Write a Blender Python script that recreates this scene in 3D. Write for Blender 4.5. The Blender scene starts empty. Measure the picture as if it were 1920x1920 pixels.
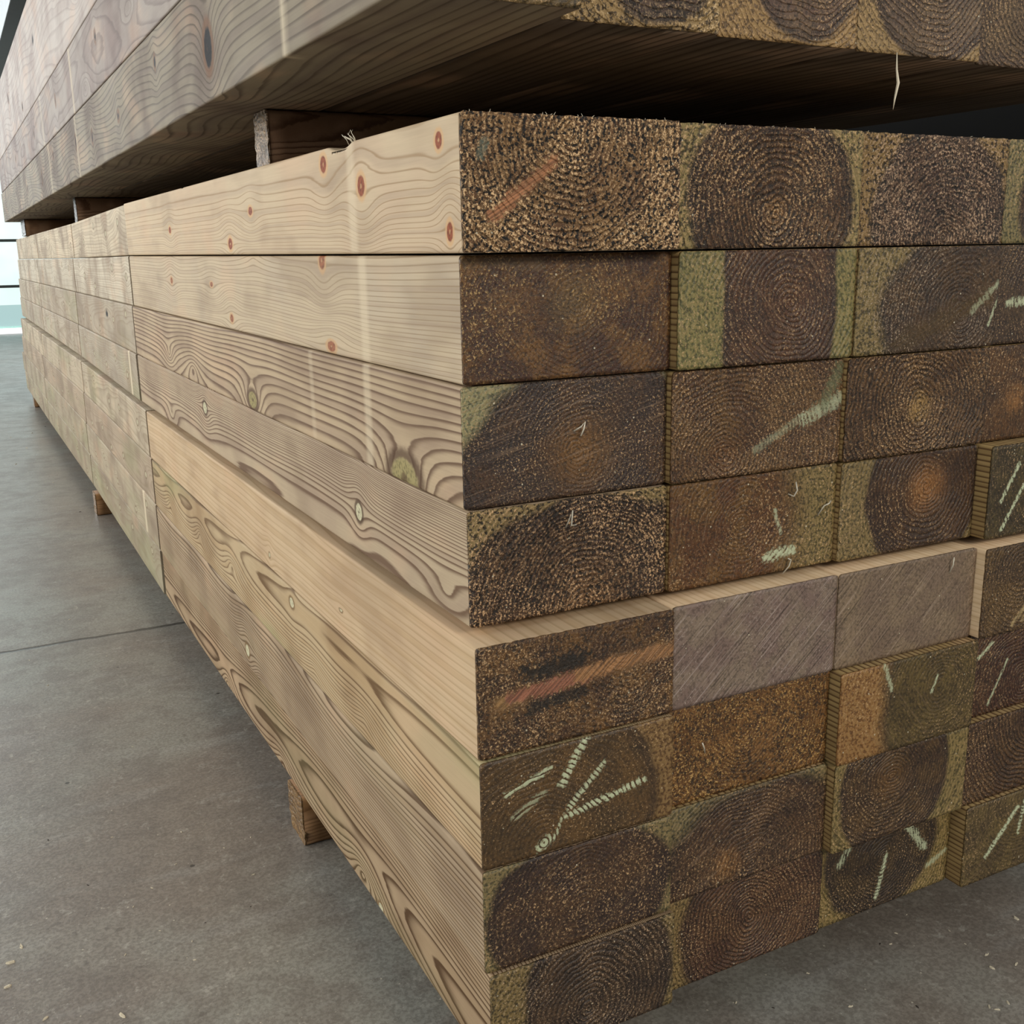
import bpy, math, random
import numpy as np
from mathutils import Vector, Matrix

S = 0.25            # one unit of the layout below = the width of a timber = 250 mm
sc = bpy.context.scene

# ------------------------------------------------------------------ camera
cam = bpy.data.cameras.new('camera')
camo = bpy.data.objects.new('camera', cam)
sc.collection.objects.link(camo)
r_ = Vector((0.88662909, -0.46217756, -0.01675591))
u_ = Vector((0.12471845, 0.20405428, 0.97098257))
f_ = Vector((0.44534724, 0.86299117, -0.23856253))
M = Matrix(((r_.x, u_.x, -f_.x, 0), (r_.y, u_.y, -f_.y, 0), (r_.z, u_.z, -f_.z, 0), (0, 0, 0, 1)))
camo.matrix_world = Matrix.Translation(Vector((-1.76649514, -3.86162924, 1.54531296)) * S) @ M
cam.sensor_width = 36
cam.lens = 36 * 1991.75 / 1920
cam.clip_start = 0.01
cam.clip_end = 200
sc.camera = camo

# ------------------------------------------------------------------ light
world = bpy.data.worlds.new('world')
sc.world = world
world.use_nodes = True
wn = world.node_tree.nodes
wn['Background'].inputs['Color'].default_value = (0.88, 0.95, 1.0, 1)
wn['Background'].inputs['Strength'].default_value = 0.33


def area(name, loc, target, sx, sy, power, color):
    l = bpy.data.lights.new(name, 'AREA')
    l.shape = 'RECTANGLE'
    l.size, l.size_y = sx, sy
    l.energy = power
    l.color = color
    o = bpy.data.objects.new(name, l)
    sc.collection.objects.link(o)
    o.location = loc
    o.rotation_euler = (Vector(target) - Vector(loc)).to_track_quat('-Z', 'Y').to_euler()
    return o


area('skylight_side', (-4.6, 2.6, 1.75), (0.0, 2.2, 0.1), 9.0, 1.8, 300, (1.0, 0.95, 0.87))
area('front_fill', (1.2, -4.5, 2.4), (0.3, 0.0, 0.0), 2.5, 1.0, 132, (1.0, 0.92, 0.80))  # fill light added to brighten the cut ends
area('door_daylight', (-3.4, 12.0, 2.2), (-0.3, 4.0, -0.3), 4.0, 3.0, 330, (0.90, 0.96, 1.0))

sc.view_settings.view_transform = 'Standard'
sc.view_settings.look = 'None'
sc.view_settings.gamma = 1
sc.view_settings.exposure = 0.0
sc.view_settings.use_curve_mapping = False


# ------------------------------------------------------------------ node helpers
def srgb(r, g, b):
    f = lambda c: (c / 255 / 12.92) if c / 255 <= 0.04045 else ((c / 255 + 0.055) / 1.055) ** 2.4
    return (f(r), f(g), f(b), 1.0)


class NB:
    """small wrapper to write node trees as expressions"""

    def __init__(s, nt):
        s.nt = nt

    def n(s, t, **kw):
        nd = s.nt.nodes.new(t)
        for k, v in kw.items():
            setattr(nd, k, v)
        return nd

    def put(s, sock, v):
        if isinstance(v, bpy.types.NodeSocket):
            s.nt.links.new(v, sock)
        elif v is not None:
            if hasattr(sock.default_value, '__len__') and not hasattr(v, '__len__'):
                v = (v,) * len(sock.default_value)
            if hasattr(v, '__len__') and len(v) == 4 and len(sock.default_value) == 3:
                v = v[:3]
            sock.default_value = v

    def m(s, op, a, b=None, c=None, clamp=False):
        nd = s.n('ShaderNodeMath', operation=op, use_clamp=clamp)
        for i, v in enumerate((a, b, c)):
            if v is not None:
                s.put(nd.inputs[i], v)
        return nd.outputs[0]

    def add(s, a, b): return s.m('ADD', a, b)
    def sub(s, a, b): return s.m('SUBTRACT', a, b)
    def mul(s, a, b): return s.m('MULTIPLY', a, b)
    def clampmul(s, a, b): return s.m('MULTIPLY', a, b, clamp=True)

    def vm(s, op, a, b=None, out=0):
        nd = s.n('ShaderNodeVectorMath', operation=op)
        s.put(nd.inputs[0], a)
        if b is not None:
            s.put(nd.inputs[1], b)
        return nd.outputs[out]

    def ss(s, x, lo, hi, a=0.0, b=1.0):
        nd = s.n('ShaderNodeMapRange', interpolation_type='SMOOTHSTEP')
        for i, v in enumerate((x, lo, hi, a, b)):
            s.put(nd.inputs[i], v)
        return nd.outputs[0]

    def mix(s, f, a, b, blend='MIX'):
        nd = s.n('ShaderNodeMix', data_type='RGBA', blend_type=blend)
        s.put(nd.inputs[0], f)
        s.put(nd.inputs[6], a)
        s.put(nd.inputs[7], b)
        return nd.outputs[2]

    def noise(s, vec, scale, detail=2.0, rough=0.5, dist=0.0):
        nd = s.n('ShaderNodeTexNoise')
        s.put(nd.inputs['Vector'], vec)
        s.put(nd.inputs['Scale'], scale)
        nd.inputs['Detail'].default_value = detail
        nd.inputs['Roughness'].default_value = rough
        nd.inputs['Distortion'].default_value = dist
        return nd.outputs[0]

    def xyz(s, v):
        nd = s.n('ShaderNodeSeparateXYZ')
        s.put(nd.inputs[0], v)
        return nd.outputs

    def comb(s, x, y, z):
        nd = s.n('ShaderNodeCombineXYZ')
        for i, v in enumerate((x, y, z)):
            s.put(nd.inputs[i], v)
        return nd.outputs[0]

    def attr(s, name):
        nd = s.n('ShaderNodeAttribute', attribute_name=name)
        return nd.outputs['Fac']


def new_mat(name):
    m = bpy.data.materials.new(name)
    m.use_nodes = True
    nt = m.node_tree
    nt.nodes.clear()
    b = NB(nt)
    out = b.n('ShaderNodeOutputMaterial')
    bs = b.n('ShaderNodeBsdfPrincipled')
    nt.links.new(bs.outputs[0], out.inputs[0])
    return m, b, bs


def finish(b, bs, col, rough, height=None, strength=0.5, dist=0.001, spec=0.5):
    b.put(bs.inputs['Base Color'], col)
    b.put(bs.inputs['Roughness'], rough)
    bs.inputs['Specular IOR Level'].default_value = spec
    if height is not None:
        bp = b.n('ShaderNodeBump')
        bp.inputs['Strength'].default_value = strength
        bp.inputs['Distance'].default_value = dist
        b.put(bp.inputs['Height'], height)
        b.nt.links.new(bp.outputs[0], bs.inputs['Normal'])


# ------------------------------------------------------------------ planed long sides
def side_material(name, pale, line, band, seed, contrast=0.6, knot=(150, 140, 100), rim=(95, 70, 50),
                  stain=(120, 105, 95), stain_amt=0.3, green=0.0, thin=0.0):
    m, b, bs = new_mat(name)
    tc = b.n('ShaderNodeTexCoord').outputs['Object']
    tc = b.vm('ADD', tc, (seed * 1.37 % 7, seed * 2.11 % 5, seed * 0.77 % 3))
    x, y, z = b.xyz(tc)
    long = b.comb(b.mul(x, 60), b.mul(y, 2.2), b.mul(z, 60))          # stretched along the timber
    fine = b.comb(b.mul(x, 420), b.mul(y, 10), b.mul(z, 420))
    n1 = b.noise(long, 1.0, 3, 0.6)
    n2 = b.noise(fine, 1.0, 2, 0.6)
    n3 = b.noise(tc, 5.0, 3, 0.55)
    ph = b.attr('grain')
    ph = b.add(ph, b.mul(b.sub(n1, 0.5), 0.45))
    f = b.m('FRACT', ph)
    rise = b.ss(f, 0.30 + 0.38 * thin, 0.88)
    fall = b.ss(f, 0.90, 1.0, 1.0, 0.0)
    dark = b.mul(b.mul(rise, rise), fall)
    amp = b.add(0.55, b.mul(n3, 0.9))
    dark = b.clampmul(b.mul(dark, amp), contrast * 1.25)
    # every few rings there is a broad stained band
    f2 = b.m('FRACT', b.mul(ph, 0.31))
    bandm = b.clampmul(b.mul(b.ss(f2, 0.52, 0.72), b.ss(f2, 0.80, 0.95, 1.0, 0.0)), 0.38)
    col = b.mix(b.mul(b.ss(n3, 0.42, 0.66), stain_amt), srgb(*pale), srgb(*stain))
    col = b.mix(bandm, col, srgb(*band))
    n4 = b.noise(b.vm('MULTIPLY', tc, (1, 0.5, 1.3)), 9.0, 2, 0.5)
    col = b.mix(b.mul(b.ss(n4, 0.50, 0.68), 0.30), col, srgb(172, 158, 156), 'MULTIPLY')
    col = b.mix(b.mul(b.ss(n4, 0.46, 0.30), 0.16), col, srgb(226, 184, 150), 'MIX')
    col = b.mix(dark, col, srgb(*line))
    if green:
        g = b.ss(b.noise(b.vm('MULTIPLY', tc, (1, 0.4, 1.5)), 4.5, 3), 0.50, 0.75)
        col = b.mix(b.mul(g, green), col, srgb(150, 158, 112))
    tone = b.add(0.90, b.mul(n2, 0.2))
    col = b.mix(1.0, col, b.comb(tone, tone, tone), 'MULTIPLY')
    # sticker bleach stripes
    col = b.mix(b.mul(b.attr('pale'), b.add(0.35, b.mul(n3, 0.7))), col, srgb(226, 212, 184))
    # knots: bright core, dark rim
    kn = b.attr('knot')
    kn = b.add(kn, b.mul(b.sub(b.noise(tc, 140, 2), 0.5), 0.12))
    rimm = b.mul(b.ss(kn, 0.18, 0.42), b.ss(kn, 0.50, 0.62, 1.0, 0.0))
    core = b.ss(kn, 0.48, 0.60)
    eye = b.ss(kn, 0.84, 0.93)
    col = b.mix(b.mul(rimm, 0.8), col, srgb(*rim))
    kc = b.mix(b.ss(b.noise(tc, 230, 2), 0.4, 0.7), srgb(*knot), srgb(*[c * 0.78 for c in knot]))
    col = b.mix(core, col, kc)
    col = b.mix(b.mul(eye, 0.7), col, srgb(*rim))
    col = b.mix(b.attr('hole'), col, srgb(22, 17, 14))
    h = b.add(b.mul(dark, -0.5), b.mul(n2, 0.8))
    finish(b, bs, col, b.add(0.62, b.mul(n3, 0.2)), h, 0.25, 0.0006, 0.12)
    return m


# ------------------------------------------------------------------ sawn ends
def end_material(name, W, H, sp, seed):
    """sp: dict describing the cut end; u,v run 0..1 left-right and bottom-top over the face"""
    m, b, bs = new_mat(name)
    tc0 = b.n('ShaderNodeTexCoord').outputs['Object']
    px, py, pz = b.xyz(tc0)
    tc = b.vm('ADD', tc0, (seed * 0.731 % 4, seed * 1.93 % 4, seed * 0.377 % 4))
    wob = b.noise(tc, 14, 2, 0.5)
    wob2 = b.noise(tc, 60, 3, 0.65)
    pu, pv = sp.get('pith', (.5, .5))
    dx = b.sub(px, pu * W)
    dz = b.sub(pz, pv * H)
    dx = b.add(dx, b.mul(b.sub(wob, 0.5), 0.034))
    dz = b.add(dz, b.mul(b.sub(b.noise(b.vm('ADD', tc, (3, 1, 2)), 14, 2), 0.5), 0.034))
    rr = b.m('SQRT', b.add(b.mul(dx, dx), b.mul(dz, dz)))
    period = sp.get('period', 0.0052)
    ph = b.m('DIVIDE', b.add(rr, b.mul(b.sub(wob2, 0.5), 0.0055)), period)
    ph = b.m('POWER', ph, 0.93)
    ring = b.m('FRACT', ph)
    ridge = b.mul(b.ss(ring, 0.0, 0.55), b.ss(ring, 0.72, 1.0, 1.0, 0.0))        # early wood ridge
    # fibres
    fib = b.noise(tc, 430, 3, 0.75)
    fib2 = b.noise(tc, 260, 2, 0.6)
    broad = b.noise(tc, 26, 3, 0.6)
    # heartwood outline
    hu, hv = sp.get('hc', sp.get('pith', (.5, .5)))
    hrx, hrz = sp.get('hr', (2.0, 2.0))
    ex = b.m('DIVIDE', b.sub(px, hu * W), hrx * W)
    ez = b.m('DIVIDE', b.sub(pz, hv * H), hrz * H)
    er = b.m('SQRT', b.add(b.mul(ex, ex), b.mul(ez, ez)))
    er = b.add(er, b.mul(b.sub(wob, 0.5), 0.25))
    edge = sp.get('edge', 0.05)
    sap = b.ss(er, 1.0 - edge, 1.0 + edge)
    up = lambda c, k: tuple(min(255, q * w_) for q, w_ in zip(c, k))
    heart = srgb(*up(sp.get('heart', (72, 50, 36)), (1.13, 1.10, 1.04)))
    heart2 = srgb(*up(sp.get('heart2', (92, 66, 42)), (1.12, 1.10, 1.02)))
    sapc = srgb(*up(sp.get('sap', (104, 100, 66)), (1.20, 1.10, 1.02)))
    hcol = b.mix(b.ss(broad, 0.38, 0.64), heart, heart2)
    if 'mid' in sp:
        mu, mv = sp.get('mc', sp.get('pith', (.5, .5)))
        mx = b.sub(px, mu * W)
        mz = b.sub(pz, mv * H)
        mr = b.m('SQRT', b.add(b.mul(mx, mx), b.mul(mz, mz)))
        mm = b.ss(b.add(mr, b.mul(b.sub(broad, 0.5), 0.03)), 0.004, sp.get('mr', 0.045), 1.0, 0.0)
        hcol = b.mix(b.mul(mm, sp.get('ma', 0.8)), hcol, srgb(*sp['mid']))
    if edge < 0.2 and 'hr' in sp:
        dk = b.mul(b.ss(er, 0.8, 0.97), b.ss(er, 0.97, 1.03, 1.0, 0.0))
        hcol = b.mix(b.mul(dk, 0.55), hcol, srgb(42, 32, 30))
    sapv = b.mix(b.ss(fib2, 0.35, 0.65), sapc, b.mix(0.5, sapc, srgb(160, 134, 88)))
    col = b.mix(sap, hcol, sapv)
    R = sp.get('rough', 0.5)              # raggedness of the saw cut
    tan = srgb(*[min(255, q * 1.16) for q in sp.get('tan', (182, 150, 110))])
    A = sp.get('rings', 0.5)
    # rings: dark grooves
    rp = b.ss(b.noise(b.vm('ADD', tc, (2, 8, 5)), 17, 3, 0.6), 0.36, 0.60, 0.35, 1.1)
    lo = b.mul(b.mul(b.sub(1.0, ridge), rp), A * 0.9)
    col = b.mix(b.m('MULTIPLY', lo, b.sub(1.15, b.mul(sap, 0.55)), clamp=True), col,
                b.mix(0.65, col, (0.008, 0.005, 0.004, 1)))
    # glints on torn fibres, painted into the colour as tan specks
    pat = b.ss(b.noise(b.vm('ADD', tc, (9, 4, 1)), 11, 2, 0.5), 0.36, 0.66)
    th = 0.575 - 0.10 * R
    gl = b.ss(fib, th, th + 0.10)
    gl = b.mul(gl, b.add(0.25, b.mul(ridge, 0.9)))
    gl = b.m('MULTIPLY', b.mul(gl, b.add(0.3, b.mul(pat, 0.9))), 0.55 + 0.9 * R, clamp=True)
    col = b.mix(gl, col, tan)
    dkf = b.mul(b.ss(fib2, 0.52, 0.38), 0.70 * (0.45 + R))
    col = b.mix(b.m('MULTIPLY', dkf, 1.0, clamp=True), col, (0.010, 0.007, 0.005, 1))
    # saw scratches
    sa = math.radians(sp.get('saw', 45))
    d1 = b.add(b.mul(px, math.cos(sa)), b.mul(pz, math.sin(sa)))
    d2 = b.add(b.mul(px, -math.sin(sa)), b.mul(pz, math.cos(sa)))
    scr = b.noise(b.comb(b.mul(d2, 420), b.mul(d1, 9), seed), 1.0, 2, 0.6)
    sA = sp.get('sawamt', 0.25)
    col = b.mix(b.m('MULTIPLY', b.ss(scr, 0.56, 0.72), sA, clamp=True), col, srgb(*sp.get('scr', (150, 124, 100))))
    col = b.mix(b.m('MULTIPLY', b.ss(scr, 0.44, 0.30), sA, clamp=True), col, (0.012, 0.009, 0.007, 1))
    # streaks of resin, mould and torn knots
    for (u0, v0, u1, v1, wd, sc_, amt) in sp.get('streaks', ()):
        ax, az, bx, bz = u0 * W, v0 * H, u1 * W, v1 * H
        L2 = (bx - ax) ** 2 + (bz - az) ** 2
        qx, qz = b.sub(px, ax), b.sub(pz, az)
        t = b.m('DIVIDE', b.add(b.mul(qx, bx - ax), b.mul(qz, bz - az)), L2, clamp=True)
        ux, uz = b.sub(qx, b.mul(t, bx - ax)), b.sub(qz, b.mul(t, bz - az))
        dd = b.m('SQRT', b.add(b.mul(ux, ux), b.mul(uz, uz)))
        dd = b.add(dd, b.add(b.mul(b.sub(fib2, 0.5), wd * 1.8), b.mul(b.sub(wob2, 0.5), wd * 1.6)))
        mk = b.ss(dd, wd * 0.25, wd, 1.0, 0.0)
        if sc_ in ('mould', 'bead'):
            q_ = 0.35 if sc_ == 'bead' else 0.10
            brk = b.ss(b.add(b.mul(ridge, q_), b.add(b.mul(fib, 0.5), b.mul(wob2, 0.5))), 0.38 + q_ * 0.5, 0.50 + q_ * 0.5)
            mk = b.mul(mk, brk)
            cc = srgb(196, 204, 168)
        elif sc_ == 'bark':
            cc = srgb(30, 26, 22)
        else:
            cc = b.mix(b.ss(scr, 0.4, 0.6), srgb(*sc_), srgb(*[c * 0.7 for c in sc_]))
        col = b.mix(b.m('MULTIPLY', mk, amt, clamp=True), col, cc)
    # sawdust specks
    vo = b.n('ShaderNodeTexVoronoi')
    b.put(vo.inputs['Vector'], tc)
    vo.inputs['Scale'].default_value = 130
    vs = b.xyz(vo.outputs['Color'])
    spk = b.mul(b.ss(vo.outputs['Distance'], 0.10, 0.16, 1.0, 0.0), b.ss(vs[0], 0.93, 0.94))
    col = b.mix(spk, col, srgb(205, 196, 170))
    h = b.add(b.mul(ridge, A * 1.1), b.add(b.mul(fib, 0.9 * R + 0.15), b.add(b.mul(fib2, R), b.mul(scr, sA * 0.7))))
    finish(b, bs, col, b.sub(0.62, b.mul(fib, 0.25)), h, 0.75, 0.0022 * (0.45 + R), 0.5)
    return m


# ------------------------------------------------------------------ grain fields
def wob(y, z, rng, amp, fy, fz):
    o = np.zeros_like(y)
    for k in range(5):
        a, c, p, q = rng.uniform(-1, 1), rng.uniform(-1, 1), rng.uniform(0, 6.28), rng.uniform(0.4, 1)
        o += np.sin(y * fy * (0.4 + k * 0.55) * q + z * fz * a + p) * c / (1 + k * 0.5)
    return o * amp


def grain_field(y, z, h, sp, rng):
    """phase of the growth rings over a long face (y along, z across), with the rings bent round the knots"""
    z0 = z.copy()
    z = z + wob(y, z, rng, sp.get('wave', 0.008), 1.1, 3)
    kn = np.zeros_like(y)
    hole = np.zeros_like(y)
    extra = np.zeros_like(y)
    for k in sp.get('knots', ()):
        yk, zk, ry, rz, infl, amp = k[:6]
        d2 = ((y - yk) / (ry * infl)) ** 2 + ((z0 - zk) / (rz * infl)) ** 2
        e = np.exp(-d2)
        if amp == 0:
            z = z - (z - zk) * 0.85 * e          # rings part and flow round the knot
        else:
            extra += amp * np.exp(-np.sqrt(d2 + 0.02) * 1.3)   # closed arches round the knot
        if ry > 0 and (len(k) < 7 or k[6] != 'arch'):
            rr = np.sqrt(((y - yk) / ry) ** 2 + ((z0 - zk) / rz) ** 2)
            v = np.clip(1.0 - rr * 0.5, 0, 1)
            if len(k) > 6 and k[6] == 'hole':
                hole = np.maximum(hole, np.clip((1.15 - rr) * 3, 0, 1))
            else:
                kn = np.maximum(kn, v)
    t = z / h
    N, kind = sp.get('N', 14), sp.get('kind', 'q')
    if kind == 'q':
        g = sp.get('g', 1.4)
        ph = N * np.sign(1.02 - t) * np.abs(1.02 - t) ** g
    elif kind == 'up':
        g = sp.get('g', 1.8)
        ph = N * np.sign(t + .02) * np.abs(t + .02) ** g
    else:
        c = sp.get('c', 0.4) + wob(y, z * 0, rng, sp.get('cw', 0.12), 0.55, 0)
        ph = N * (t - c) ** 2 + y * sp.get('slope', 0.6)
    ph = ph + extra + wob(y, z, rng, sp.get('pw', 0.25), 1.6, 8) + 40
    pale = np.zeros_like(y)
    for (yc, w, a) in sp.get('pale', ()):
        pale = np.maximum(pale, a * np.clip(1.6 - np.abs(y - yc) / w, 0, 1))
    return ph, kn, hole, pale


# ------------------------------------------------------------------ geometry
def profile(w, h, nside, bev=0.012):
    """outline points (x,z) counter-clockwise seen from the front; left side gets nside divisions"""
    pts = []
    nb = 3
    def arc(cx, cz, a0):
        for i in range(nb + 1):
            a = a0 + math.pi / 2 * i / nb
            pts.append((cx + bev * math.cos(a), cz + bev * math.sin(a)))
    nx = max(3, nside // 3)
    arc(w - bev, h - bev, 0)
    for i in range(1, nx):
        pts.append((w - bev - (w - 2 * bev) * i / nx, h))
    arc(bev, h - bev, math.pi / 2)
    for i in range(1, nside):
        pts.append((0, h - bev - (h - 2 * bev) * i / nside))
    arc(bev, bev, math.pi)
    for i in range(1, nx):
        pts.append((bev + (w - 2 * bev) * i / nx, 0))
    arc(w - bev, bev, 1.5 * math.pi)
    pts.append((w, h * 0.5))
    return np.array(pts)


def set_attr(me, name, vals):
    a = me.attributes.new(name, 'FLOAT', 'POINT')
    a.data.foreach_set('value', np.asarray(vals, dtype=np.float32))


def link(o, parent=None):
    sc.collection.objects.link(o)
    if parent:
        o.parent = parent
    return o


def shade(me, ang=True):
    for p in me.polygons:
        p.use_smooth = True


def ringmesh(name, rings, caps=(True, True)):
    """rings: array (n, m, 3)"""
    n, mcount = len(rings), len(rings[0])
    V = np.array(rings).reshape(-1, 3)
    F = []
    for i in range(n - 1):
        for j in range(mcount):
            k = (j + 1) % mcount
            F.append((i * mcount + j, i * mcount + k, (i + 1) * mcount + k, (i + 1) * mcount + j))
    if caps[0]:
        F.append(tuple(range(mcount))[::-1])
    if caps[1]:
        F.append(tuple((n - 1) * mcount + j for j in range(mcount)))
    me = bpy.data.meshes.new(name)
    me.from_pydata(V.tolist(), [], F)
    me.update()
    return me


CAP = 0.010      # depth of the sawn end piece in layout units (2.5 mm)


def timber(x, y0, y1, z, w, h, grain, mat, end=None, endmat=None, dx1=0.0, dz1=0.0, ny=60, nside=10,
           name='timber', label='', group=None, seed=1, bev=0.014, notch=()):
    """one timber; near end at y0, far end at y1 (dx1, dz1: drift of the far end)"""
    rng = random.Random(seed)
    pf = profile(w, h, nside, bev)
    tt = np.linspace(0, 1, ny + 1)
    if ny > 100:
        tt = tt ** 1.45                    # finer grain cells near the cut end
    L = y1 - y0
    off = CAP if end else 0.0
    ys = off + tt * (L - off)
    rings = np.zeros((len(ys), len(pf), 3))
    for i, yy in enumerate(ys):
        k = yy / L
        rings[i, :, 0] = (pf[:, 0] + dx1 * k)
        rings[i, :, 1] = yy
        rings[i, :, 2] = (pf[:, 1] + dz1 * k)
    for (yc, wd, dp) in notch:            # shallow crushed place in the upper left arris
        k = np.exp(-((rings[:, :, 1] + y0 - yc) / wd) ** 4)
        on = (pf[:, 1] > h * 0.97)[None, :] & (pf[:, 0] < w * 0.5)[None, :]
        rings[:, :, 2] -= k * on * dp
    me = ringmesh(name, rings * S)
    shade(me)
    for p in me.polygons:
        if len(p.vertices) > 4:
            p.use_smooth = False
    # grain attribute: unroll the outline so that every face carries rings
    V = rings.reshape(-1, 3)
    yy = V[:, 1] + y0
    P = np.tile(pf, (len(ys), 1))
    zz = np.where(P[:, 0] < bev * 1.1, P[:, 1], np.where(P[:, 1] > h * 0.9, h + P[:, 0] * 0.7, -P[:, 0] * 0.7))
    ph, kn, hole, pale = grain_field(yy.copy(), zz.copy(), h, grain, rng)
    left = P[:, 0] < bev * 1.1
    kn = kn * left
    set_attr(me, 'grain', ph)
    set_attr(me, 'knot', kn)
    set_attr(me, 'hole', hole * left)
    set_attr(me, 'pale', pale * left)
    me.materials.append(mat)
    if end is not None:
        o = link(bpy.data.objects.new(name, None))
        o.empty_display_size = 0.02
        me.name = 'planed_body'
        link(bpy.data.objects.new('planed_body', me), o)
    else:
        o = link(bpy.data.objects.new(name, me))
    o.location = (x * S, y0 * S, z * S)
    o['label'] = label
    o['category'] = 'timber'
    if group:
        o['group'] = group
    if end is not None:
        sawn_end(o, w, h, bev, end, endmat, seed)
    return o


def sawn_end(parent, w, h, bev, sp, mat, seed):
    """the rough cross-cut face: a thin lid with an uneven surface and a frayed outline"""
    rs = np.random.RandomState(seed + 50)
    nu, nv = 56, 30
    R = sp.get('rough', 0.5)
    us = np.linspace(0, 1, nu)
    vs = np.linspace(0, 1, nv)
    V, F = [], []
    for j, v in enumerate(vs):
        for i, u in enumerate(us):
            xx, zz = u * w, v * h
            # round the four corners of the outline
            cx, cz = min(max(xx, bev), w - bev), min(max(zz, bev), h - bev)
            dx, dz = xx - cx, zz - cz
            d = math.hypot(dx, dz)
            if d > bev:
                xx, zz = cx + dx / d * bev, cz + dz / d * bev
            border = i in (0, nu - 1) or j in (0, nv - 1)
            fr = (0.0030 * R + 0.0008) * rs.randn() if border else 0
            if i == 0: xx += abs(fr)
            if i == nu - 1: xx -= abs(fr)
            if j == 0: zz += abs(fr) * 0.6
            if j == nv - 1: zz += abs(fr) * (0.7 if sp.get('open_top') else -0.6)
            dy = (0.0022 * R) * rs.randn() * (0 if border else 1)
            V.append((xx * S, (dy - 0.0006) * S, zz * S))
    for j in range(nv - 1):
        for i in range(nu - 1):
            a = j * nu + i
            F.append((a, a + 1, a + nu + 1, a + nu))
    border = [i for i in range(nu)] + [j * nu + nu - 1 for j in range(1, nv)] + \
             [(nv - 1) * nu + i for i in range(nu - 2, -1, -1)] + [j * nu for j in range(nv - 2, 0, -1)]
    base = len(V)
    for k in border:
        V.append((V[k][0], CAP * S, V[k][2]))
    nb = len(border)
    for k in range(nb):
        F.append((border[k], base + k, base + (k + 1) % nb, border[(k + 1) % nb]))
    F.append(tuple(base + k for k in range(nb))[::-1])
    me = bpy.data.meshes.new('sawn_end')
    me.from_pydata(V, [], F)
    me.update()
    shade(me)
    me.materials.append(mat)
    o = link(bpy.data.objects.new('sawn_end', me), parent)
    o['label'] = sp.get('elabel', 'dark rough cross-cut end grain')
    return o


def tube(name, pts, rad, mat, parent=None, n=6, taper=None):
    pts = [Vector(p) for p in pts]
    rings = []
    for i, p in enumerate(pts):
        d = (pts[min(i + 1, len(pts) - 1)] - pts[max(i - 1, 0)]).normalized()
        a = d.cross(Vector((0.3, 0.9, 0.1))).normalized()
        c = d.cross(a)
        r = rad * (taper[i] if taper else 1)
        rings.append([tuple(p + (a * math.cos(t) + c * math.sin(t)) * r) for t in [2 * math.pi * k / n for k in range(n)]])
    me = ringmesh(name, rings)
    shade(me)
    me.materials.append(mat)
    return link(bpy.data.objects.new(name, me), parent)


def structure(o):
    o['kind'] = 'structure'
    return o


def box_mesh(name, lo, hi, mat, bev=0.0):
    x0, y0, z0 = lo
    x1, y1, z1 = hi
    V = [(x0, y0, z0), (x1, y0, z0), (x1, y1, z0), (x0, y1, z0), (x0, y0, z1), (x1, y0, z1), (x1, y1, z1), (x0, y1, z1)]
    F = [(0, 3, 2, 1), (4, 5, 6, 7), (0, 1, 5, 4), (1, 2, 6, 5), (2, 3, 7, 6), (3, 0, 4, 7)]
    me = bpy.data.meshes.new(name)
    me.from_pydata(V, [], F)
    me.update()
    me.materials.append(mat)
    o = link(bpy.data.objects.new(name, me))
    if bev:
        md = o.modifiers.new('bevel', 'BEVEL')
        md.width = bev
        md.segments = 2
    return o


# ------------------------------------------------------------------ the shed
FZ = -2.43 * S
m, b, bs = new_mat('worn_concrete')
tc = b.n('ShaderNodeTexCoord').outputs['Object']
x, y, z = b.xyz(tc)
nA = b.noise(tc, 1.6, 4, 0.6)
nB = b.noise(tc, 9.0, 5, 0.65)
nC = b.noise(tc, 160, 3, 0.7)
nD = b.noise(b.comb(b.mul(x, 1.0), b.mul(y, 4.5), 0.0), 3.0, 4, 0.6)
col = b.mix(b.ss(nA, 0.40, 0.62), srgb(138, 130, 121), srgb(146, 145, 137))
col = b.mix(b.mul(b.ss(nB, 0.44, 0.60), 0.5), col, srgb(116, 108, 100))
col = b.mix(b.mul(b.ss(nD, 0.52, 0.70), 0.3), col, srgb(166, 165, 160))
col = b.mix(b.mul(b.ss(b.noise(b.vm('ADD', tc, (1, 8, 0)), 210, 3, 0.8), 0.66, 0.72), 0.75), col, srgb(205, 202, 190))
nE = b.noise(b.vm('ADD', tc, (7, 3, 0)), 42, 4, 0.75)
col = b.mix(b.mul(b.ss(nE, 0.56, 0.68), 0.5), col, srgb(176, 173, 164))
col = b.mix(b.mul(b.ss(nE, 0.42, 0.30), 0.5), col, srgb(92, 86, 80))
col = b.mix(b.mul(b.ss(nC, 0.40, 0.62), 0.38), col, srgb(72, 66, 60))
col = b.mix(b.mul(b.ss(nC, 0.60, 0.74), 0.30), col, srgb(160, 155, 142))
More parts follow.
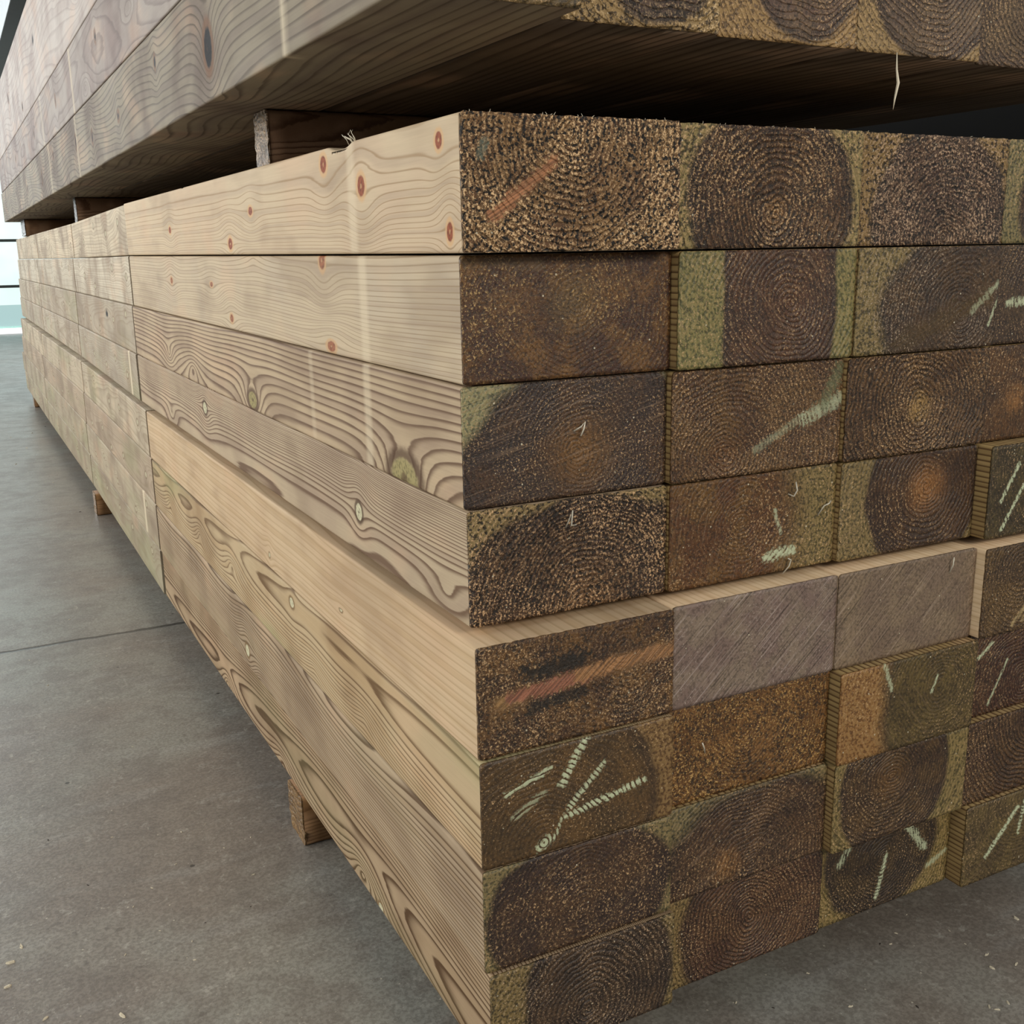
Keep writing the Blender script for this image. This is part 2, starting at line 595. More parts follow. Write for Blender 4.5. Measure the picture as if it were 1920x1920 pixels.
# pale scuffs and specks
sc1 = b.mul(b.ss(b.noise(b.comb(b.mul(x, 60), b.mul(y, 14), 1.0), 1.0, 3, 0.7), 0.62, 0.72), b.ss(nB, 0.45, 0.6))
col = b.mix(b.mul(sc1, 0.5), col, srgb(176, 172, 160))
vo = b.n('ShaderNodeTexVoronoi')
b.put(vo.inputs['Vector'], tc)
vo.inputs['Scale'].default_value = 52
vc = b.xyz(vo.outputs['Color'])
sp_ = b.mul(b.ss(vo.outputs['Distance'], 0.05, 0.10, 1.0, 0.0), b.ss(vc[0], 0.78, 0.80))
col = b.mix(b.mul(sp_, 0.9), col, srgb(190, 184, 168))
vo2 = b.n('ShaderNodeTexVoronoi')
b.put(vo2.inputs['Vector'], b.vm('ADD', tc, (5, 5, 0)))
vo2.inputs['Scale'].default_value = 17
vd = b.xyz(vo2.outputs['Color'])
sp2 = b.mul(b.ss(vo2.outputs['Distance'], 0.05, 0.09, 1.0, 0.0), b.ss(vd[1], 0.88, 0.9))
col = b.mix(b.mul(sp2, 0.8), col, srgb(40, 36, 34))
# the joint between two floor bays
jy = b.m('ABSOLUTE', b.sub(b.add(y, b.mul(b.sub(b.noise(tc, 12, 3), 0.5), 0.03)), 7.84 * S))
jm = b.ss(jy, 0.003, 0.012, 1.0, 0.0)
col = b.mix(b.mul(jm, 0.8), col, srgb(46, 42, 38))
rg = b.add(0.16, b.mul(nB, 0.34))
finish(b, bs, col, rg, b.add(b.mul(nC, 0.5), b.add(nB, b.mul(jm, -2.0))), 0.35, 0.002, 0.5)
floor_mat = m
structure(box_mesh('floor', (-14, -6, FZ - 0.1), (12, 22, FZ), floor_mat))

m, b, bs = new_mat('whitewashed_wall')
tc = b.n('ShaderNodeTexCoord').outputs['Object']
nA = b.noise(tc, 0.9, 4, 0.6)
nB = b.noise(tc, 5, 3, 0.6)
z = b.xyz(tc)[2]
col = b.mix(b.ss(nA, 0.4, 0.65), srgb(232, 238, 226), srgb(205, 216, 202))
col = b.mix(b.mul(b.ss(z, -0.1, 0.45, 1.0, 0.0), 0.75), col, srgb(158, 190, 184))
finish(b, bs, col, 0.7, nB, 0.1, 0.01)
wall_mat = m
structure(box_mesh('wall_far', (-14, 15.5, FZ), (12, 15.7, 5.4), wall_mat))
structure(box_mesh('wall_left', (-14.2, -6, FZ), (-14, 15.5, 5.4), wall_mat))


def plain(name, c, rough=0.5, metal=0.0, vary=0.12, scale=20):
    m, b, bs = new_mat(name)
    tc = b.n('ShaderNodeTexCoord').outputs['Object']
    n = b.noise(tc, scale, 3, 0.6)
    col = b.mix(b.mul(b.ss(n, 0.35, 0.7), vary * 3), srgb(*c), srgb(*[q * 0.72 for q in c]))
    finish(b, bs, col, rough, n, 0.1, 0.001)
    bs.inputs['Metallic'].default_value = metal
    return m


structure(box_mesh('light_blocker_right', (2.3, 0.4, FZ), (2.5, 15.5, 2.6), plain('blocker_black', (20, 18, 16), .9)))  # dark screen added to block light from the right and blacken the gap
m, b, bs = new_mat('daylit_glazing')
tc = b.n('ShaderNodeTexCoord').outputs['Object']
n_ = b.noise(tc, 1.3, 3, 0.6)
gc = b.mix(b.ss(n_, 0.35, 0.65), (0.80, 0.92, 0.92, 1), (0.68, 0.82, 0.80, 1))
finish(b, bs, gc, 0.3)
b.put(bs.inputs['Emission Color'], gc)
bs.inputs['Emission Strength'].default_value = 1.0
win = structure(box_mesh('window_1', (-6.0, 15.44, -0.22), (4.0, 15.50, 5.0), m))
m2, b2, bs2 = new_mat('glowing_wall_panel')
finish(b2, bs2, (0.45, 0.62, 0.60, 1), 0.4)
bs2.inputs['Emission Color'].default_value = (0.45, 0.66, 0.66, 1)
bs2.inputs['Emission Strength'].default_value = 0.75
structure(box_mesh('wall_glow_panel', (-6.0, 15.44, FZ + 0.10), (4.0, 15.50, -0.22), m2))  # glowing panel added over the lower wall to brighten its teal
frame_m = plain('window_frame_grey', (96, 104, 100), .5)
for zz_ in (0.03, 0.64, 1.6, 2.6):
    fr = box_mesh('window_frame', (-6.0, 15.40, zz_ - .018), (4.0, 15.44, zz_ + .018), frame_m)
    fr.parent = win
m3, b3, bs3 = new_mat('daylight_strip_glow')
finish(b3, bs3, (0.9, 0.9, 0.9, 1), 0.5)
bs3.inputs['Emission Color'].default_value = (1, 1, 1, 1)
bs3.inputs['Emission Strength'].default_value = 1.2
structure(box_mesh('daylight_strip', (-6.0, 15.42, FZ), (4.0, 15.5, FZ + 0.07), m3))  # added glowing strip standing in for bright daylight along the floor

# ------------------------------------------------------------------ cut ends, described one by one
OL = (112, 108, 68)
GR = (104, 112, 72)
mid = {
 (0, 0): dict(pith=(.48, .88), period=.0050, rough=1.0, rings=.75, heart=(98, 70, 46), heart2=(124, 94, 62), tan=(214, 180, 136), saw=30, sawamt=.05,
              streaks=[(.13, .27, .40, .67, .0085, (200, 138, 96), .95), (.08, .70, .10, .80, .006, (150, 160, 140), .5)]),
 (0, 1): dict(pith=(.55, .32), hc=(.53, .38), hr=(.47, .86), period=.0054, rough=.7, rings=.85, heart=(66, 45, 32), heart2=(84, 58, 36), sap=(126, 124, 84),
              mid=(150, 108, 62), mr=.022, ma=.6, saw=60, sawamt=.05),
 (0, 2): dict(pith=(.62, .05), hc=(.56, .25), hr=(.47, .85), period=.0042, rough=.85, rings=.5, heart=(64, 46, 40), heart2=(86, 64, 50), sap=(118, 100, 58),
              tan=(176, 148, 120), saw=10, sawamt=.1),
 (0, 3): dict(pith=(.8, .4), hc=(.8, .4), hr=(.68, .9), period=.005, rough=.5, rings=.5, heart=(56, 46, 36), sap=(98, 104, 74), saw=70),
 (1, 0): dict(pith=(.52, .62), period=.0042, rough=.42, rings=.14, heart=(60, 36, 24), heart2=(96, 66, 34), mid=(112, 88, 52), mr=.05, ma=.6, saw=130, sawamt=.12,
              tan=(170, 140, 92), streaks=[(.0, .97, .35, .93, .010, (120, 96, 66), .5)]),
 (1, 1): dict(pith=(.62, .55), hc=(.57, .5), hr=(.34, 1.5), edge=.04, period=.0050, rough=.35, rings=.45, heart=(62, 42, 32), heart2=(78, 52, 36), sap=GR,
              mid=(96, 62, 40), mr=.05, saw=-48, sawamt=.35),
 (1, 2): dict(pith=(.72, .35), hc=(.75, .35), hr=(.60, .85), edge=.10, period=.0046, rough=.5, rings=.35, heart=(58, 42, 30), heart2=(74, 54, 34), sap=(96, 92, 56),
              tan=(160, 140, 116), saw=28, sawamt=.25, streaks=[(.80, .36, 1.0, .66, .006, 'mould', .7), (.93, .22, .99, .50, .003, 'mould', .8), (.3, .08, .9, .5, .02, (104, 80, 36), .4)]),
 (1, 3): dict(pith=(.6, .5), period=.0046, rough=.35, rings=.3, heart=(56, 42, 34), heart2=(70, 54, 40), saw=80, streaks=[(.12, .42, .30, .44, .007, 'mould', .9)]),
 (2, 0): dict(pith=(.56, .38), hc=(.62, .18), hr=(.66, .98), edge=.06, period=.0040, rough=.38, rings=.22, heart=(50, 38, 36), heart2=(66, 46, 34), sap=(128, 140, 112),
              mid=(124, 86, 42), mr=.06, ma=.85, saw=14, sawamt=.42),
 (2, 1): dict(pith=(.30, .20), period=.0044, rough=.55, rings=.45, heart=(74, 50, 32), heart2=(96, 70, 42), mid=(104, 68, 36), mr=.04, saw=-38, sawamt=.3,
              streaks=[(.48, .22, .78, .50, .007, 'mould', .32), (.78, .46, 1.0, .62, .012, 'mould', .62), (.9, .60, .98, .9, .014, (122, 128, 92), .6)]),
 (2, 2): dict(pith=(.50, .46), period=.0050, rough=.65, rings=.85, heart=(72, 50, 32), heart2=(92, 66, 40), mid=(178, 140, 80), mr=.030, ma=.8, saw=-30, sawamt=.12),
 (2, 3): dict(pith=(.85, .45), period=.0046, rough=.3, rings=.25, heart=(64, 44, 28), heart2=(84, 58, 34), mid=(150, 104, 56), mr=.03, mc=(.24, .42), saw=60),
 (3, 0): dict(pith=(.58, .02), hc=(.60, .05), hr=(.68, .98), edge=.05, period=.0040, rough=.85, rings=.6, heart=(56, 40, 34), heart2=(78, 56, 40), sap=(120, 114, 80),
              tan=(196, 160, 120), mid=(136, 98, 62), mr=.07, ma=.7, saw=60, sawamt=.15),
 (3, 1): dict(pith=(.42, .55), hc=(.22, .5), hr=(.52, 1.5), edge=.25, period=.0042, rough=.4, rings=.25, heart=(82, 52, 28), heart2=(98, 70, 36), sap=(94, 90, 54),
              saw=78, sawamt=.3, streaks=[(.58, .17, .74, .19, .009, 'mould', .95), (.62, .62, .66, .40, .004, 'mould', .6)]),
 (3, 2): dict(pith=(.60, .62), hc=(.60, .62), hr=(.42, .86), edge=.04, period=.0048, rough=.35, rings=.6, heart=(54, 38, 30), heart2=(72, 50, 34), sap=(96, 92, 62),
              mid=(150, 102, 56), mr=.05, ma=.95, saw=48, sawamt=.25),
 (3, 3): dict(pith=(.7, .9), period=.0046, rough=.3, rings=.3, heart=(54, 46, 30), heart2=(74, 64, 40), saw=45, sawamt=.2,
              streaks=[(.10, .40, .22, .78, .004, 'mould', 1.), (.12, .08, .30, .62, .004, 'mould', 1.), (.32, .15, .36, .55, .004, 'mould', 1.), (.4, .7, .5, .95, .004, 'mould', 1.)]),
}
low = {
 (0, 0): dict(pith=(.75, .75), period=.0044, rough=.6, rings=.2, heart=(62, 42, 28), heart2=(98, 70, 40), saw=40, sawamt=.2,
              streaks=[(.26, .69, .50, .72, .018, 'bark', .9), (.26, .38, .50, .42, .014, 'bark', .8), (.10, .48, .22, .50, .012, (184, 142, 90), .8),
                       (.16, .50, .54, .56, .0115, (170, 112, 86), 1.1), (.50, .57, 1.0, .64, .0115, (176, 128, 84), 1.1)]),
 (0, 1): dict(pith=(.4, .2), period=.004, rough=.06, rings=.1, heart=(112, 96, 92), heart2=(124, 110, 102), tan=(178, 164, 154), scr=(176, 160, 152), saw=42, sawamt=.75, elabel='smooth pale mauve-grey cut end'),
 (0, 2): dict(pith=(.40, .36), period=.0052, rough=.06, rings=.2, heart=(110, 95, 84), heart2=(124, 108, 94), tan=(176, 160, 138), scr=(170, 150, 132), saw=44, sawamt=.6, elabel='smooth pale taupe cut end'),
 (0, 3): dict(pith=(.3, .7), period=.005, rough=.45, rings=.4, heart=(66, 50, 34), heart2=(88, 68, 42), saw=60, streaks=[(.26, .08, .58, .72, .005, (176, 152, 108), .9), (.34, .10, .52, .55, .004, (176, 152, 108), .7)]),
 (1, 0): dict(pith=(.31, .10), hc=(.40, .35), hr=(.54, .95), edge=.08, period=.0050, rough=.22, rings=.3, heart=(72, 56, 36), heart2=(88, 66, 40), sap=(98, 76, 46), saw=20, sawamt=.12,
              streaks=[(.40, .62, .52, 1.0, .007, 'bead', 1.), (.12, .66, .34, .80, .005, 'bead', .9), (.44, .38, .62, .72, .005, 'bead', .9), (.42, .30, .84, .44, .0055, 'bead', 1.), (.28, .06, .33, .12, .008, 'bead', .9),
                       (.16, .42, .30, .58, .006, 'bead', .5), (.36, .12, .40, .30, .003, 'bead', .8)]),
 (1, 1): dict(pith=(.45, .66), period=.0040, rough=.62, rings=.25, heart=(84, 56, 28), heart2=(112, 78, 42), tan=(186, 150, 92), saw=20, sawamt=.08),
 (1, 2): dict(pith=(.74, .58), hc=(.80, .5), hr=(.52, 1.3), edge=.12, period=.0048, rough=.28, rings=.35, heart=(76, 64, 38), heart2=(92, 78, 46), sap=(126, 94, 52), saw=-50, sawamt=.2,
              streaks=[(.30, .98, .36, .70, .005, 'mould', .7), (.66, .54, .70, .72, .003, 'mould', .9)]),
 (1, 3): dict(pith=(.5, .3), period=.0046, rough=.4, rings=.6, heart=(62, 38, 30), heart2=(80, 54, 38), saw=30, streaks=[(.02, .62, .20, .85, .004, 'mould', 1.), (.2, .1, .34, .6, .003, 'mould', .8)]),
 (2, 0): dict(pith=(.5, .30), hc=(.50, .42), hr=(.52, .74), edge=.05, period=.0046, rough=.4, rings=.25, heart=(52, 38, 34), heart2=(72, 52, 38), sap=(92, 94, 68), saw=42, sawamt=.2),
 (2, 1): dict(pith=(.50, .12), hc=(.58, .0), hr=(.72, 1.05), edge=.10, period=.0046, rough=.42, rings=.45, heart=(60, 44, 36), heart2=(82, 60, 44), sap=(92, 96, 72), mid=(140, 98, 54), mr=.035, mc=(.36, .22), saw=28, sawamt=.45),
 (2, 2): dict(pith=(.40, .66), hc=(.44, .62), hr=(.42, .86), edge=.05, period=.0044, rough=.35, rings=.55, heart=(60, 44, 32), heart2=(80, 60, 38), sap=(104, 100, 62), mid=(108, 76, 40), mr=.045, saw=55, sawamt=.25),
 (2, 3): dict(pith=(.6, .95), period=.0050, rough=.45, rings=.8, heart=(66, 46, 34), heart2=(88, 64, 42), saw=20),
 (3, 0): dict(pith=(.52, .35), hc=(.58, .45), hr=(.42, 1.0), edge=.06, period=.0052, rough=.5, rings=.85, heart=(54, 42, 36), heart2=(78, 60, 46), sap=(102, 96, 62), tan=(176, 150, 120), saw=50, sawamt=.08),
 (3, 1): dict(pith=(.52, .50), hc=(.58, .5), hr=(.50, 1.0), edge=.06, period=.0044, rough=.5, rings=.8, heart=(70, 46, 36), heart2=(94, 66, 48), sap=(108, 98, 62), saw=30, sawamt=.12),
 (3, 2): dict(pith=(.46, .62), hc=(.46, .72), hr=(.44, .8), edge=.07, period=.0040, rough=.35, rings=.55, heart=(46, 36, 28), heart2=(66, 52, 34), sap=(106, 100, 58), saw=60,
              streaks=[(.44, .12, .50, .62, .005, 'mould', .9), (.62, .95, .80, .55, .009, 'mould', .8), (.14, .70, .24, .95, .007, 'mould', .7), (.84, .28, .98, .40, .006, 'mould', .6)]),
 (3, 3): dict(pith=(.5, .9), period=.0048, rough=.3, rings=.3, heart=(78, 66, 44), heart2=(96, 82, 52), sap=OL, saw=30,
              streaks=[(.20, .30, .44, .80, .006, 'mould', 1.), (.46, .45, .50, .85, .005, 'mould', .9)]),
}
MIDX = {0: (-.030, .014, .025, .0), 1: (.002, .020, 0, 0), 2: (-.003, .004, -.008, 0), 3: (.007, .012, -.022, -.01)}
MIDY = {0: (-.133, -.094, -.065, -.06), 1: (-.034, -.086, -.095, -.06), 2: (-.022, -.060, -.085, -.07), 3: (-.026, -.045, -.075, -.165)}
LOWX = {0: (0, 0, -.014, -.03), 1: (0, .004, .0, -.02), 2: (0, .01, 0, .01), 3: (.012, .03, .03, .03)}
LOWY = {0: (-.152, -.136, -.143, -.205), 1: (-.165, -.115, -.195, -.13), 2: (-.167, -.130, -.185, -.175), 3: (-.187, -.117, -.095, -.20)}
H = 0.512
# rings on the open long faces nearest the camera (y, z in layout units; z from the timber's own underside)
K = lambda *a: a
PS = [(1.06, .045, .55)]
gm = {
 0: dict(kind='q', N=15, g=2.0, wave=.010, pw=.10, pale=PS, knots=[K(1.45, .43, .05, .045, 4.0, 0), K(.93, .30, .05, .05, 4.0, 0), K(3.47, .07, .06, .04, 4.0, 0), K(2.9, .26, .05, .028, 4, 0), K(.06, .42, .035, .035, 3.5, 0), K(-.02, .08, .03, .04, 4, 0), K(5.5, .2, .05, .03, 4, 0)]),
 1: dict(kind='q', N=22, g=1.25, wave=.016, pw=.2, pale=PS, knots=[K(1.66, .48, .05, .05, 4.5, 0), K(3.04, .49, .14, .06, 2.6, 2.5, 'arch'), K(3.73, .08, .05, .03, 5, 0), K(1.58, .04, .07, .03, 4.5, 0), K(4.28, .30, .05, .02, 6, 0), K(5.8, .3, .05, .03, 5, 0)]),
 2: dict(kind='up', N=11, g=1.5, wave=.015, pw=.4, pale=[(1.06, .04, .5), (1.95, .03, .3)], knots=[K(.62, .02, .17, .10, 1.75, 9.), K(3.30, .07, .11, .06, 2.4, 7.5), K(6.2, .15, .1, .05, 3, 5., 'arch'), K(5.2, .1, .1, .05, 3, -4., 'arch')]),
 3: dict(kind='up', N=21, g=2.5, wave=.022, pw=.5, pale=PS[:0], knots=[K(1.30, .225, .05, .048, 3.2, 0), K(4.91, .33, .07, .05, 3.4, 0), K(.2, .10, .12, .05, 2.5, 2.5, 'arch'), K(6.4, .1, .1, .05, 3, 3., 'arch')]),
}
gl = {
 0: dict(kind='q', N=13, g=1.1, wave=.012, pw=.5, knots=[K(3.1, .1, .02, .02, 5, 0), K(1.6, .15, .03, .01, 5, 0)]),
 1: dict(kind='flat', N=20, c=.75, cw=.22, slope=.5, wave=.012, pw=.4, knots=[K(5.5, .2, .10, .05, 3.2, 6., 'arch'), K(4.3, .22, .12, .05, 3.0, 6., 'arch'), K(2.62, .41, .05, .035, 3, 0), K(2.2, .1, .1, .05, 3.2, 4., 'arch'), K(6.9, .2, .1, .05, 3., 5., 'arch'), K(1.3, .12, .1, .05, 3., 4., 'arch')]),
 2: dict(kind='q', N=19, g=1.5, wave=.030, pw=1.0, knots=[K(4.0, .13, .06, .05, 4.5, 0)]),
 3: dict(kind='flat', N=20, c=.22, cw=.26, slope=1.1, wave=.010, pw=.4, knots=[K(1.5, .08, .12, .05, 3.2, 8., 'arch'), K(4.9, .03, .1, .05, 3, 6., 'arch'), K(1.22, .02, .04, .03, 2, 0), K(3.2, .05, .14, .05, 3, 5., 'arch')]),
}
PALE = {0: (200, 181, 152), 1: (195, 178, 151), 2: (184, 164, 136), 3: (182, 164, 138)}
LOWP = {0: (202, 178, 146), 1: (188, 167, 134), 2: (174, 154, 128), 3: (170, 148, 120)}
sm = {}
for r in range(4):
    sm['m', r] = side_material('planed_pine', PALE[r], [(158, 132, 100), (150, 130, 104), (112, 90, 72), (114, 92, 74)][r],
                               (170, 150, 130) if r < 2 else (150, 128, 112), 3 + r, contrast=[.62, .62, .82, .85][r],
                               knot=[(150, 84, 58), (158, 104, 76), (160, 148, 104), (206, 200, 168)][r],
                               rim=[(206, 168, 124), (196, 160, 120), (84, 62, 46), (78, 60, 46)][r],
                               stain=[(196, 170, 146), (180, 168, 152), (158, 138, 120), (160, 140, 122)][r], stain_amt=.45, thin=[1., .8, 0, .1][r])
    sm['l', r] = side_material('planed_pine', LOWP[r], [(168, 142, 108), (112, 88, 62), (104, 84, 64), (88, 66, 46)][r],
                               (178, 150, 112) if r < 2 else (150, 126, 96), 13 + r, contrast=[.45, .75, .85, .85][r],
                               knot=(206, 200, 168), rim=(120, 96, 66), stain=[(190, 162, 132), (158, 130, 96), (144, 126, 106), (140, 116, 90)][r],
                               stain_amt=.5, green=[0, .45, .12, .15][r], thin=[.3, .3, .2, 0][r])
inner = side_material('planed_pine', (140, 118, 78), (70, 48, 28), (110, 88, 58), 31, contrast=.8)

ROW = ['top', 'second', 'third', 'fourth']
for c in range(4):
    mid[0, c]['open_top'] = True
lab_mid = {
 (0, 0): 'top corner beam with coarse tan end rings and an orange resin streak',
 (0, 1): 'top row beam whose end shows dark full rings between green sapwood corners',
 (0, 2): 'top row beam with rough purple-brown heartwood and an olive left corner',
 (0, 3): 'top row beam cut off by the right frame edge, green sapwood at its left',
 (1, 0): 'corner beam of the second row, plain reddish brown end without sapwood',
 (1, 1): 'second row beam with wide green sapwood band left of dark heartwood',
 (1, 2): 'second row beam with pale mould slash at the right of its dark end',
 (1, 3): 'second row dark end at the right frame edge with small white zigzag mark',
 (2, 0): 'third row corner beam, dark end with grey-green corner, side with big arched knots',
 (2, 1): 'third row beam with a whitish green diagonal mould streak across its end',
 (2, 2): 'third row beam with complete bullseye rings around a light tan centre',
 (2, 3): 'third row smooth brown end at the right frame edge with a light patch',
 (3, 0): 'bottom corner beam of the middle pack, glinting arched rings, small pale knot on its side',
 (3, 1): 'bottom row beam of the middle pack with small white mould patch on olive end',
 (3, 2): 'bottom row beam of the middle pack with round dark heartwood and orange centre',
 (3, 3): 'protruding bottom row beam of the middle pack with thin white radiating scratches',
}
lab_low = {
 (0, 0): 'top corner beam of the lower pack, pink knot streak with black bark across its end',
 (0, 1): 'top row beam of the lower pack with smooth mauve-grey end',
 (0, 2): 'top row beam of the lower pack with smooth taupe end and faint rings',
 (0, 3): 'protruding top row beam of the lower pack at right with long pale forked streak',
 (1, 0): 'corner beam of the lower pack with white beaded mould lines radiating over its end',
 (1, 1): 'lower pack beam with golden brown speckled end, recessed between its neighbours',
 (1, 2): 'protruding lower pack beam with tan left strip and small light arcs on its end',
 (1, 3): 'lower pack beam, dark reddish ringed end with thin white slashes, at right',
 (2, 0): 'corner beam of the lower pack third row, dark tilted oval heartwood and green corners',
 (2, 1): 'lower pack third row beam, dark end with slanting grain and an orange spot',
 (2, 2): 'lower pack third row beam with dark round heartwood in an olive lower left corner',
 (2, 3): 'lower pack third row beam with downward arching rings at the right frame edge',
 (3, 0): 'lowest corner beam nearest the camera, strong bullseye rings and olive left edge',
 (3, 1): 'lowest row beam with reddish bullseye rings, second from the corner',
 (3, 2): 'lowest row beam with white streaks over nearly black rings',
 (3, 3): 'lowest row beam at right with olive end and two white slashes',
}
JM = {1: (7.84, 8.03, 8.12, 8.19), 2: (13.95, 14.24, 14.43, 14.55), 3: (21.03, 21.5, 21.7, 21.8), 4: (27.9, 28.4, 29.0, 29.3)}
JL = {1: (7.92, 7.87, 7.87, 7.87), 2: (14.3, 14.45, 14.6, 14.5), 3: (21.8, 22.2, 22.5, 22.5), 4: (29.0, 29.5, 30.4, 30.0)}
XM = {0: 0.0, 1: -.060, 2: .012, 3: .012, 4: .012}
ZM = {0: 0.0, 1: .028, 2: .012, 3: .015, 4: .015}
XL = {0: -.043, 1: -.058, 2: -.032, 3: -.06, 4: -.06}
XL[0] = -.030
ZL0 = -.034
beams = {}
seed = 100
for pk, ends, XX, YY, labs, JJ, XB, zt in (('m', mid, MIDX, MIDY, lab_mid, JM, XM, 4 * H), ('l', low, LOWX, LOWY, lab_low, JL, XL, ZL0)):
    for (r, c), sp in ends.items():
        seed += 1
        em = end_material('sawn_end_grain', .990 * S, .985 * H * S, sp, seed)
        z = zt - (r + 1) * H
        xo = XX[r][max(0, c - 1)]
        w_ = 1 + XX[r][c] - xo - .005
        g = (gm if pk == 'm' else gl)[r] if c == 0 else dict(kind='q', N=18, g=1.1, wave=.01)
        beams[pk, r, c] = timber(c + xo + (XB[0]), YY[r][c], JJ[1][r] - .075, z + .004, w_, H * .985, g,
                                 sm[pk, r] if c == 0 else (sm[pk, r] if r == 0 else inner), sp, em,
                                 dx1=(XB[1] - XB[0]) if c == 0 else 0, dz1=ZM[1] if pk == 'm' else 0,
                                 ny=420 if c == 0 else 40, nside=34 if c == 0 else 8,
                                 label=labs[r, c], group='beams of the %s pack, near bundle' % ('middle' if pk == 'm' else 'lower'), seed=seed,
                                 notch=[(1.20, .14, .022), (4.9, .05, .004)] if (pk, r, c) == ('m', 0, 0) else ())
# ---- the bundles behind, end to end
ORD = {1: 'second', 2: 'third', 3: 'farthest'}
rg = random.Random(5)
far_m = {}
for pk in 'ml':
    for b_ in (1, 2, 3):
        for r in range(4):
            gg = (pk == 'm')
            base = [(196, 182, 157), (196, 186, 166), (180, 167, 147), (178, 166, 147)][r] if gg else [(194, 180, 156), (172, 155, 134), (172, 160, 138), (166, 156, 132)][r]
            v = rg.uniform(.96, 1.04)
            mt = side_material('planed_pine', tuple(q * v for q in base), (136, 118, 96), (158, 142, 122), 40 + b_ * 8 + r * 2 + (0 if gg else 1),
                               contrast=.34, knot=(196, 188, 160), rim=(124, 104, 82), stain=(150, 134, 116), stain_amt=.8, green=0 if gg and r < 2 else .25)
            JJ, XB = (JM, XM) if gg else (JL, XL)
            y0, y1 = JJ[b_][r], JJ[b_ + 1][r] - .05
            kn = []
            for q in range(5):
                kn.append((y0 + (q + rg.uniform(.2, .8)) * (y1 - y0) / 5, rg.uniform(.08, .42), .06, .035, rg.uniform(2.5, 4.5), rg.choice([0, 0, 5.0])))
            if (pk, b_, r) == ('m', 1, 2):
                kn.append((10.45, .33, .11, .045, 2.5, 0, 'hole'))
            if (pk, b_, r) == ('m', 1, 3):
                kn.append((8.6, .3, .1, .05, 3, 6., 'arch'))
            g = dict(kind=rg.choice(['q', 'flat', 'up']) if r > 1 or not gg else 'q', N=rg.choice([12, 16, 20]), g=1.2, wave=.015, pw=.4, knots=kn,
                     pale=[(8.75, .05, .9)] if (pk, b_, r) == ('m', 1, 3) else ([(8.7, .05, .9)] if (pk, b_, r) == ('l', 1, 2) else []))
            z = (4 * H if gg else ZL0) - (r + 1) * H + .004
            cols = (0, 1, 2, 3) if (gg and r == 0) else (0,)  # hidden timbers added so the gap under the upper pack stays dark
            for c in cols:
                seed += 1
                lb = 'pale timber beam in the %s bundle from the corner, %s row of the %s pack' % (ORD[b_], ROW[r], 'middle' if gg else 'lower')
                if c:
                    lb = 'timber beam hidden under the upper pack, %s bundle, %s from the open side' % (ORD[b_], ['', 'second', 'third', 'fourth'][c])
                timber(c + (XB[b_] if c == 0 else .02), y0, y1, z + (ZM[b_] if gg else 0), .985, H * .985, g, mt, dx1=(XB[b_ + 1] - XB[b_]) if c == 0 else 0, dz1=(ZM[b_ + 1] - ZM[b_]) if gg else 0,
                       ny=160 if c == 0 and b_ == 1 else (90 if c == 0 else 6), nside=16 if c == 0 else 4, label=lb,
                       group='beams of the %s pack, bundles behind' % ('middle' if gg else 'lower'), seed=seed)

# ------------------------------------------------------------------ the upper pack: thicker square posts
TZ = 2.42
TH = [.66, .67, 1.26]
tops = {
 0: dict(pith=(.5, .9), period=.0060, rough=.5, rings=.4, heart=(92, 78, 52), heart2=(116, 98, 66), saw=20),
 1: dict(pith=(.62, .62), hc=(.60, .70), hr=(.44, .68), edge=.05, period=.0062, rough=.75, rings=.8, heart=(82, 64, 58), heart2=(104, 84, 70), sap=(138, 122, 84), tan=(206, 178, 136), saw=20, sawamt=.1),
 2: dict(pith=(.62, .62), hc=(.62, .68), hr=(.46, .66), edge=.04, period=.0050, rough=.5, rings=.7, heart=(88, 68, 60), heart2=(104, 84, 68), sap=(142, 122, 84), mid=(140, 120, 80), mr=.06, saw=0, sawamt=.2),
 3: dict(pith=(.55, .72), hc=(.62, .66), hr=(.55, .72), edge=.03, period=.0052, rough=.45, rings=.8, heart=(94, 78, 68), heart2=(108, 90, 74), sap=(140, 126, 92), mid=(148, 124, 88), mr=.06, saw=0, sawamt=.1),
 4: dict(pith=(.55, .6), period=.0050, rough=.55, rings=.7, heart=(86, 70, 60), heart2=(104, 86, 68), sap=(140, 126, 92), saw=0, sawamt=.1),
 5: dict(pith=(.5, .5), period=.0050, rough=.55, rings=.7, heart=(86, 70, 60), heart2=(104, 86, 68), saw=0, sawamt=.1),
}
lab_top = ['lowest open-side post of the upper pack, grey side with a dark eyed knot',
           'square post end with tan left corner and coarse purple rings, upper pack',
           'upper pack post end with tan sapwood left, third from the open side',
           'upper pack post end with grey-brown heartwood and a white splinter hanging below',
           'upper pack post end at the right frame edge with glinting rings',
           'upper pack post beyond the right frame edge']
TX = [-.27, .49, 1.28, 2.11, 2.97, 3.80]
TW = [.74, .775, .80, .825, .81, .8]
TY = [-.17, .02, .06, .09, .14, .18]
